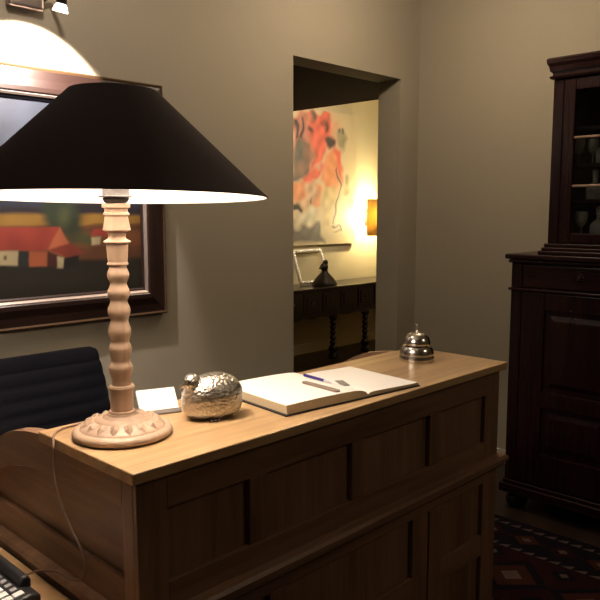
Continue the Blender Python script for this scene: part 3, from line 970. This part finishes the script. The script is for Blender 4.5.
def quail_body(z0, z1, name, grow):
    m_ = MB()
    seg, rn = 48, 22
    rs = []
    for i in range(rn + 1):
        z = z0 + (z1 - z0) * i / rn
        if z > 0.045:
            t = (z - 0.045) / 0.0655
            r = math.sqrt(max(0.0, 1 - t ** 2.3)) + 0.01
        else:
            t = (0.045 - z) / 0.050
            r = math.sqrt(max(0.0, 1 - 0.92 * abs(t) ** 3.0))
        ring = []
        for k in range(seg):
            a = 2 * pi * k / seg
            c_, s_ = cos(a), sin(a)
            ex = 0.074 if c_ < 0 else 0.077
            x = (ex + grow) * r * math.copysign(abs(c_) ** 0.92, c_)
            y = (0.056 + grow) * r * math.copysign(abs(s_) ** 0.92, s_)
            # the back is a little higher towards the tail side of the lid
            ring.append(m_.bm.verts.new((x - 0.004 * max(0, z - 0.05) / 0.05, y, z)))
        rs.append(ring)
    for A_, B_ in zip(rs, rs[1:]):
        for k in range(seg):
            f = m_.bm.faces.new([A_[k], A_[(k + 1) % seg], B_[(k + 1) % seg], B_[k]])
            f.smooth = True
    m_.bm.faces.new(list(reversed(rs[0])))
    m_.bm.faces.new(rs[-1])
    return m_.build(name, quail_silver, q)


quail_body(0.001, 0.0605, 'body', 0.0)
quail_body(0.0615, 0.1105, 'lid', 0.001)
m = MB()
m.ball((0.056, 0.012, 0.093), 0.0225, 0.0195, 0.0225)
m.tube([(0.044, 0.006, 0.058), (0.054, 0.010, 0.073), (0.056, 0.012, 0.090)], 0.02, 18, None, [0.030, 0.024, 0.018])
m.build('head', quail_silver, q)
MB().tube([(0.074, 0.013, 0.092), (0.082, 0.013, 0.087), (0.086, 0.013, 0.080)], 0.004, 10, None, [0.0075, 0.005, 0.001]).build('beak', quail_silver, q)
for s in (-1, 1):
    MB().ball((0.068, 0.012 + s * 0.0155, 0.098), 0.0035, 0.0035, 0.0035, 10, 6).build('eye', dark_iron, q)
ft = MB()
for s in (-1, 0, 1):
    ft.ball((0.010 + 0.010 * s, 0.043, 0.0032), 0.0045, 0.009, 0.003, 10, 6)
ft.build('foot', chrome_satin, q)

# ------------------------------------------------------------------ open guest book
bk = thing('guest_book', 'open guest book with thick left pages and blank white paper', 'book', (1.205, 1.222, 1.081), radians(-6.0))
W, D, U = 0.497, 0.292, 0.292
MB().box(0.0, U, 0.0, D, 0.0003, 0.004).box(U, W, 0.0, D, 0.0003, 0.004).build('cover', cover_black, bk, False, 0.001)
topc = [(0.004, 0.0275), (0.05, 0.0285), (0.12, 0.029), (0.19, 0.0285), (0.24, 0.0268), (0.265, 0.0235), (0.28, 0.018), (0.288, 0.010)]
pb = MB()
lo = [(0.288, 0.0042), (0.008, 0.0042)]
pl_ = topc + lo
va = [pb.bm.verts.new((u, 0.004, z)) for u, z in pl_]
vb = [pb.bm.verts.new((u, D - 0.004, z)) for u, z in pl_]
pb.mi(paper)
pb.mi(page_edge)
for f_ in (pb.bm.faces.new(va), pb.bm.faces.new(list(reversed(vb)))):
    f_.material_index = 1
n_ = len(pl_)
for i in range(n_):
    f_ = pb.bm.faces.new([va[i], vb[i], vb[(i + 1) % n_], va[(i + 1) % n_]])
    f_.material_index = 0 if i < len(topc) - 1 else 1
    f_.smooth = i < len(topc) - 1
pb.build('left_pages', None, bk)
pr = MB()
tr_ = [(0.289, 0.010), (0.296, 0.0135), (0.31, 0.0148), (0.35, 0.0142), (0.42, 0.0122), (0.493, 0.011)]
pl_ = tr_ + [(0.493, 0.0042), (0.289, 0.0042)]
va = [pr.bm.verts.new((u, 0.004, z)) for u, z in pl_]
vb = [pr.bm.verts.new((u, D - 0.004, z)) for u, z in pl_]
pr.mi(paper)
pr.mi(page_edge)
for f_ in (pr.bm.faces.new(va), pr.bm.faces.new(list(reversed(vb)))):
    f_.material_index = 1
n_ = len(pl_)
for i in range(n_):
    f_ = pr.bm.faces.new([va[i], vb[i], vb[(i + 1) % n_], va[(i + 1) % n_]])
    f_.material_index = 0 if i < len(tr_) - 1 else 1
    f_.smooth = i < len(tr_) - 1
pr.build('right_pages', None, bk)


def on_book(u, v, z):
    a = radians(-6.0)
    return (1.205 + u * cos(a) - v * sin(a), 1.222 + u * sin(a) + v * cos(a), 1.081 + z)


pen = thing('pen', 'violet blue pen lying along the middle fold of the open book', 'pen', on_book(0.238, 0.165, 0.0305), radians(-6))
MB().tube([(0.006, 0.055, 0.001), (0.004, -0.035, 0.001)], 0.0042, 12).build('barrel', pen_blue, pen)
MB().tube([(0.004, -0.035, 0.001), (0.003, -0.055, 0.001), (0.0025, -0.068, 0.0)], 0.004, 12, None, [0.004, 0.0032, 0.001]).build('tip', pen_tip, pen)
sx_ = on_book(0.188, 0.085, 0.0292)
mk = MB()
pts_ = []
for k in range(9):
    a = pi + pi * k / 8
    pts_.append((0.009 * cos(a), -0.062 + 0.009 * sin(a)))
for k in range(9):
    a = pi * k / 8
    pts_.append((0.009 * cos(a), 0.062 + 0.009 * sin(a)))
mk.prism(pts_, 2, 0.0, 0.005)
o = mk.build('page_marker', strip_grey, None, False, 0.001)
o.location = sx_
o.rotation_euler = (0, 0, radians(-4))
tag(o, 'narrow grey brown strip lying on the left page of the open book', 'page marker')
o = MB().box(-0.012, 0.012, -0.031, 0.031, 0.0, 0.0015).build('paper_slip', sticker_grey)
o.location = on_book(0.306, 0.125, 0.0150)
o.rotation_euler = (0, radians(1), radians(-30))
tag(o, 'small grey slip lying on the right page of the open book', 'slip')

# ------------------------------------------------------------------ service bell
bl = thing('service_bell', 'polished chrome service bell on the right end of the ledge', 'bell', (2.0, 1.393, 1.081))
MB().lathe([(0.056, 0.0), (0.059, 0.002), (0.0595, 0.014), (0.057, 0.019), (0.0575, 0.022), (0.056, 0.034), (0.052, 0.044), (0.048, 0.049), (0.046, 0.0505), (0.02, 0.051)], seg=48).build('base', chrome, bl)
MB().lathe([(0.038, 0.0505), (0.038, 0.056)], seg=32).build('collar', black_plastic, bl)
MB().lathe([(0.042, 0.0565), (0.0445, 0.0555), (0.0455, 0.059), (0.044, 0.069), (0.039, 0.081), (0.030, 0.090), (0.018, 0.0955), (0.006, 0.097)], seg=48).build('dome', chrome, bl)
MB().lathe([(0.006, 0.096), (0.0035, 0.100), (0.003, 0.118), (0.007, 0.119), (0.0075, 0.123), (0.004, 0.126)], seg=20).build('plunger', chrome, bl)

# ------------------------------------------------------------------ office chair behind the desk
ch = thing('office_chair', 'navy ribbed office chair behind the oak desk, back facing left', 'chair', (1.10, 2.12, 0))
ch['label'] = 'dark navy office chair with horizontally ribbed back behind the desk'
m = MB()
nz, nx = 66, 12
zs0, zs1 = 0.56, 1.089
xl, xr = 0.86, 1.350
front, rear = [], []
for i in range(nz + 1):
    t = i / nz
    z = zs0 + (zs1 - zs0) * t
    rib = abs(sin(pi * (zs1 - z) / 0.047)) ** 0.5
    edge = 0.0
    if zs1 - z < 0.02:
        edge = 0.02 - math.sqrt(max(0, 0.02 ** 2 - (0.02 - (zs1 - z)) ** 2))
    y = 2.335 - 0.10 * (t - 0.5) * -1 * 0.9 - 0.03 * sin(pi * t)
    fr, rr = [], []
    bulge = 0.012 * sin(pi * min(1, (1 - t) * 1.3))
    for j in range(nx + 1):
        s = j / nx
        x = (xl - bulge + edge) + (xr + bulge - edge - xl + bulge - edge) * s
        side = max(0.0, 1 - min(s, 1 - s) * nx / 1.0)
        fr.append(m.bm.verts.new((x, y - 0.018 - 0.008 * rib + 0.014 * side, z)))
        rr.append(m.bm.verts.new((x, y + 0.012 + 0.004 * rib - 0.008 * side, z)))
    front.append(fr)
    rear.append(rr)
for i in range(nz):
    for j in range(nx):
        f = m.bm.faces.new([front[i][j], front[i][j + 1], front[i + 1][j + 1], front[i + 1][j]])
        f.smooth = True
        f = m.bm.faces.new([rear[i][j], rear[i + 1][j], rear[i + 1][j + 1], rear[i][j + 1]])
        f.smooth = True
    m.bm.faces.new([front[i][0], front[i + 1][0], rear[i + 1][0], rear[i][0]])
    m.bm.faces.new([front[i][nx], rear[i][nx], rear[i + 1][nx], front[i + 1][nx]])
m.bm.faces.new(front[0] + list(reversed(rear[0])))
m.bm.faces.new(front[nz] + list(reversed(rear[nz])))
m.build('backrest', navy, ch, True)
m = MB()
m.box(0.86, 1.35, 1.86, 2.30, 0.44, 0.495)
m.build('seat', navy, ch, True, 0.022, 4)
for x in (0.875, 1.325):
    MB().tube(smooth3([(x, 1.92, 0.43), (x, 2.26, 0.43), (x, 2.33, 0.50), (x, 2.335, 0.62), (x, 2.37, 0.80)], 6), 0.010).build('side_rail', chrome_satin, ch, True)
MB().lathe([(0.03, 0.09), (0.03, 0.25), (0.02, 0.25), (0.02, 0.44)], (1.105, 2.09, 0)).build('gas_column', chrome_satin, ch, True)
bs = MB()
for k in range(5):
    a = 2 * pi * k / 5 + 0.3
    bs.tube([(1.105, 2.09, 0.10), (1.105 + 0.15 * cos(a), 2.09 + 0.15 * sin(a), 0.095), (1.105 + 0.28 * cos(a), 2.09 + 0.28 * sin(a), 0.07)], 0.018, 10, None, [0.024, 0.018, 0.013])
bs.build('star_base', chrome_satin, ch, True)
for k in range(5):
    a = 2 * pi * k / 5 + 0.3
    c = (1.105 + 0.28 * cos(a), 2.09 + 0.28 * sin(a), 0.03)
    MB().ball(c, 0.026, 0.026, 0.029, 16, 8).tube([(c[0], c[1], 0.05), (c[0], c[1], 0.072)], 0.008).build('caster', black_plastic, ch, True)

# ------------------------------------------------------------------ hall: console table, lamp, ornaments, canvas
KX0, KX1, KY0, KY1 = 4.60, 7.25, 5.06, 5.51
ct = thing('console_table', 'long dark console table with drawers and turned legs in the hall', 'table', (5.9, 5.28, 0))
MB().box(KX0, KX1, KY0 - 0.02, KY1, 0.775, 0.80).build('tabletop', console_wood, ct, True, 0.005)
MB().box(KX0 + 0.03, KX1 - 0.03, KY0 + 0.012, KY1 - 0.01, 0.525, 0.775).build('drawer_case', console_wood, ct, True, 0.003)
# scalloped apron under the drawers
ap = [(KX0 + 0.03, 0.525), (KX1 - 0.03, 0.525)]
nn = 72
for k in range(nn + 1):
    x = KX1 - 0.03 - (KX1 - KX0 - 0.06) * k / nn
    ap.append((x, 0.49 - 0.014 * abs(sin(pi * (x - 4.66) / 0.29))))
MB().prism(ap, 1, KY0 + 0.012, KY0 + 0.03).build('scalloped_apron', console_wood, ct, True)
x = 4.68
while x < 7.1:
    d = MB().box(x, x + 0.235, KY0 + 0.001, KY0 + 0.014, 0.545, 0.752)
    d.box(x + 0.035, x + 0.20, KY0 - 0.008, KY0 + 0.001, 0.578, 0.72)
    dob = d.build('drawer', console_wood, ct, True, 0.005)
    MB().ball((x + 0.1175, KY0 - 0.018, 0.65), 0.014, 0.012, 0.014, 12, 8).build('drawer_knob', dark_iron, dob, True)
    x += 0.29
lp = [(0.04, 0.0), (0.052, 0.02), (0.048, 0.05), (0.028, 0.065), (0.040, 0.085), (0.050, 0.11), (0.044, 0.135), (0.026, 0.15)]
for k in range(5):
    z = 0.15 + 0.055 * k
    lp += [(0.026, z + 0.004), (0.038, z + 0.0275), (0.026, z + 0.051)]
lp += [(0.03, 0.43), (0.045, 0.44), (0.045, 0.525)]
for x in (4.72, 5.77, 6.32, 7.14):
    MB().lathe(lp, (x, KY0 + 0.06, 0), 20).build('leg', console_wood, ct, True)
for x in (4.72, 7.14):
    MB().lathe(lp, (x, KY1 - 0.07, 0), 20).build('leg', console_wood, ct, True)

hl = thing('wall_sconce', 'glowing wall sconce with curved parchment shade above the hall console', 'sconce', (6.86, YH, 1.52))
MB().box(-0.06, 0.06, -0.012, -0.001, -0.10, 0.10).build('back_plate', dark_iron, hl, False, 0.003)
MB().tube([(0, -0.012, 0), (0, -0.10, 0), (0, -0.197, 0.0)], 0.006).build('arm', dark_iron, hl)
m = MB()
for k in range(24):
    t0, t1 = radians(-120 + 60 * k / 24), radians(-120 + 60 * (k + 1) / 24)
    r_ = 0.40
    p0 = (r_ * cos(t0), r_ * sin(t0) + 0.20)
    p1 = (r_ * cos(t1), r_ * sin(t1) + 0.20)
    m.face([(p0[0], p0[1], -0.215), (p1[0], p1[1], -0.215), (p1[0], p1[1], 0.22), (p0[0], p0[1], 0.22)], None, True)
o = m.build('curved_shade', parchment, hl)
sm = o.modifiers.new('thickness', 'SOLIDIFY')
sm.thickness = 0.003
MB().ball((-0.03, -0.112, 0.01), 0.025, 0.025, 0.03).tube([(-0.03, -0.112, -0.02), (-0.02, -0.10, -0.03), (0, -0.10, 0.0)], 0.006).build('bulb', glow('hall_bulb', (1.0, 0.75, 0.35), 8.0), hl)

# leaning rope-twist frame
rf = thing('rope_frame', 'small empty silver rope twist frame leaning behind the bronze ornament', 'frame', (5.745, 5.37, 0.80))


def rope(a, b, r=0.0105, turns=5):
    a, b = Vector(a), Vector(b)
    m_ = MB()
    d = (b - a)
    L = d.length
    t = d.normalized()
    n1 = t.cross(Vector((0, 1, 0.2))).normalized()
    n2 = t.cross(n1)
    for ph_ in (0, pi):
        pts = []
        for k in range(turns * 8 + 1):
            s = k / (turns * 8)
            an = 2 * pi * turns * s + ph_
            pts.append(a + d * s + (n1 * cos(an) + n2 * sin(an)) * r * 1.05)
        m_.tube(pts, r, 8)
    return m_


ty = 0.125
rope((-0.218, 0.0, 0.024), (0.218, 0.0, 0.024)).build('frame_bar', rope_silver, rf)
rope((-0.218, ty, 0.36), (0.218, ty, 0.36)).build('frame_bar', rope_silver, rf)
rope((-0.218, 0.0, 0.024), (-0.218, ty, 0.36)).build('frame_bar', rope_silver, rf)
rope((0.218, 0.0, 0.024), (0.218, ty, 0.36)).build('frame_bar', rope_silver, rf)

og = thing('bronze_ornament', 'dark bronze bell shaped bird ornament on the hall console', 'ornament', (5.715, 5.195, 0.80))
MB().lathe([(0.136, 0.0), (0.137, 0.014), (0.125, 0.04), (0.098, 0.08), (0.065, 0.115), (0.04, 0.14), (0.032, 0.16)], seg=32).build('body', bronze, og)
MB().ball((-0.01, 0, 0.20), 0.05, 0.04, 0.045).tube([(0, 0, 0.13), (-0.005, 0, 0.18)], 0.034).ball((0.01, 0, 0.25), 0.03, 0.028, 0.03).build('head', bronze, og)
MB().tube([(-0.05, 0, 0.20), (-0.095, 0, 0.185)], 0.012, 10, None, [0.018, 0.004]).build('beak', bronze, og)

# large abstract canvas
ab = thing('abstract_canvas', 'large unframed abstract canvas with red and orange figures in the hall', 'painting', (5.6, YH, 1.96))
A_ = {'rose': (0.40, 0.17, 0.12), 'red': (0.58, 0.13, 0.085), 'orange': (0.60, 0.25, 0.12), 'grey': (0.12, 0.11, 0.085), 'dark': (0.075, 0.055, 0.05),
      'mute': (0.30, 0.26, 0.16), 'black': (0.025, 0.022, 0.02), 'white': (0.52, 0.46, 0.32), 'sand': (0.50, 0.38, 0.20), 'slate': (0.15, 0.13, 0.11)}
ABS = [('rose', [(5.533, 2.613), (5.758, 2.648), (5.78, 2.367), (5.675, 2.345), (5.532, 2.321)]), ('red', [(5.758, 2.655), (6.148, 2.7), (6.127, 2.538), (6.154, 2.452), (6.072, 2.343), (6.029, 2.194), (5.92, 2.086), (5.718, 1.934), (5.686, 1.947), (5.844, 2.112), (5.848, 2.328), (5.759, 2.365), (5.78, 2.509)]), ('grey', [(5.573, 2.31), (5.675, 2.366), (5.801, 2.325), (5.84, 2.227), (5.802, 2.052), (5.707, 1.934), (5.532, 1.9), (5.542, 2.14)]), ('dark', [(5.659, 2.358), (5.675, 2.598), (5.706, 2.587), (5.721, 2.362)]), ('dark', [(5.573, 2.324), (5.569, 2.588), (5.604, 2.592), (5.638, 2.356)]), ('orange', [(6.029, 2.135), (6.196, 2.315), (6.294, 2.208), (6.256, 2.072), (6.273, 1.937), (6.224, 1.8), (6.031, 1.855), (5.986, 1.943)]), ('red', [(6.196, 2.322), (6.311, 2.277), (6.35, 1.954), (6.327, 1.893), (6.255, 2.102)]), ('mute', [(6.251, 2.504), (6.379, 2.506), (6.408, 2.426), (6.37, 2.273), (6.34, 2.253), (6.241, 2.399)]), ('dark', [(6.267, 2.508), (6.286, 2.51), (6.291, 2.477), (6.268, 2.475)]), ('dark', [(6.327, 2.516), (6.36, 2.518), (6.365, 2.456), (6.337, 2.463)]), ('red', [(5.686, 1.89), (5.718, 1.97), (5.866, 2.048), (6.019, 2.084), (5.921, 1.948)]), ('orange', [(5.522, 1.892), (5.697, 1.912), (5.765, 1.755), (5.614, 1.681), (5.522, 1.708)]), ('orange', [(5.899, 1.889), (6.003, 1.832), (5.981, 1.654), (5.846, 1.624), (5.803, 1.668), (5.867, 1.815)]), ('black', [(5.532, 1.694), (5.614, 1.669), (5.708, 1.66), (5.697, 1.606), (5.634, 1.626), (5.532, 1.609)]), ('black', [(5.803, 1.653), (5.835, 1.77), (5.884, 1.83), (5.889, 1.808), (5.85, 1.756), (5.82, 1.639)]), ('white', [(5.614, 1.609), (5.911, 1.624), (5.945, 1.476), (5.676, 1.435), (5.645, 1.392), (5.603, 1.393)]), ('sand', [(6.031, 1.863), (6.223, 1.898), (6.248, 1.687), (6.158, 1.489), (6.136, 1.368), (6.001, 1.431), (5.988, 1.684)]), ('slate', [(5.521, 1.466), (5.655, 1.406), (5.945, 1.469), (6.058, 1.249), (5.521, 1.253)]), ('dark', [(6.267, 2.08), (6.311, 1.885), (6.271, 1.672), (6.192, 1.489), (6.176, 1.495), (6.248, 1.679), (6.288, 1.884), (6.244, 2.064)]), ('dark', [(6.147, 1.452), (6.204, 1.481), (6.227, 1.443), (6.333, 1.419), (6.345, 1.372), (6.205, 1.352), (6.182, 1.365), (6.31, 1.381), (6.302, 1.409), (6.193, 1.428)])]
AS = [((0.50, 0.22, 0.14), blob(5.70, 2.35, 0.20, 0.30), 6), ((0.55, 0.36, 0.22), blob(5.75, 1.75, 0.25, 0.25), 8), ((0.60, 0.26, 0.16), blob(6.10, 2.45, 0.16, 0.20), 8)]
for n_, pts in ABS:
    AS.append((A_[n_], pts, 0.7 if n_ in ('dark', 'black') else 1.6))
AS += [((0.30, 0.14, 0.09), blob(5.80, 2.25, 0.06, 0.12), 5), ((0.62, 0.20, 0.14), blob(6.0, 2.10, 0.05, 0.05), 2), ((0.45, 0.30, 0.20), blob(5.86, 1.80, 0.05, 0.10), 3), ((0.28, 0.16, 0.11), blob(5.66, 2.05, 0.07, 0.06), 4)]
for n_, cx, cz, rx, rz in (('dark', 6.13, 2.369, 0.07, 0.075), ('grey', 5.847, 2.614, 0.05, 0.05), ('dark', 5.822, 2.481, 0.045, 0.04), ('dark', 6.05, 2.553, 0.03, 0.05),
                           ('mute', 6.432, 1.98, 0.035, 0.05), ('mute', 6.422, 1.903, 0.03, 0.04), ('mute', 6.447, 1.812, 0.035, 0.045), ('mute', 6.472, 1.704, 0.035, 0.03), ('mute', 6.535, 1.68, 0.025, 0.03),
                           ('rose', 5.25, 2.2, 0.3, 0.35), ('grey', 5.1, 1.7, 0.25, 0.2)):
    AS.append((A_[n_], blob(cx, cz, rx, rz), 1.6))
paint_canvas('canvas', 4.75, 6.595, 1.222, 2.70, YH - 0.034, 0.010, (0.55, 0.45, 0.28), AS, 0.020, 0.016, ab)
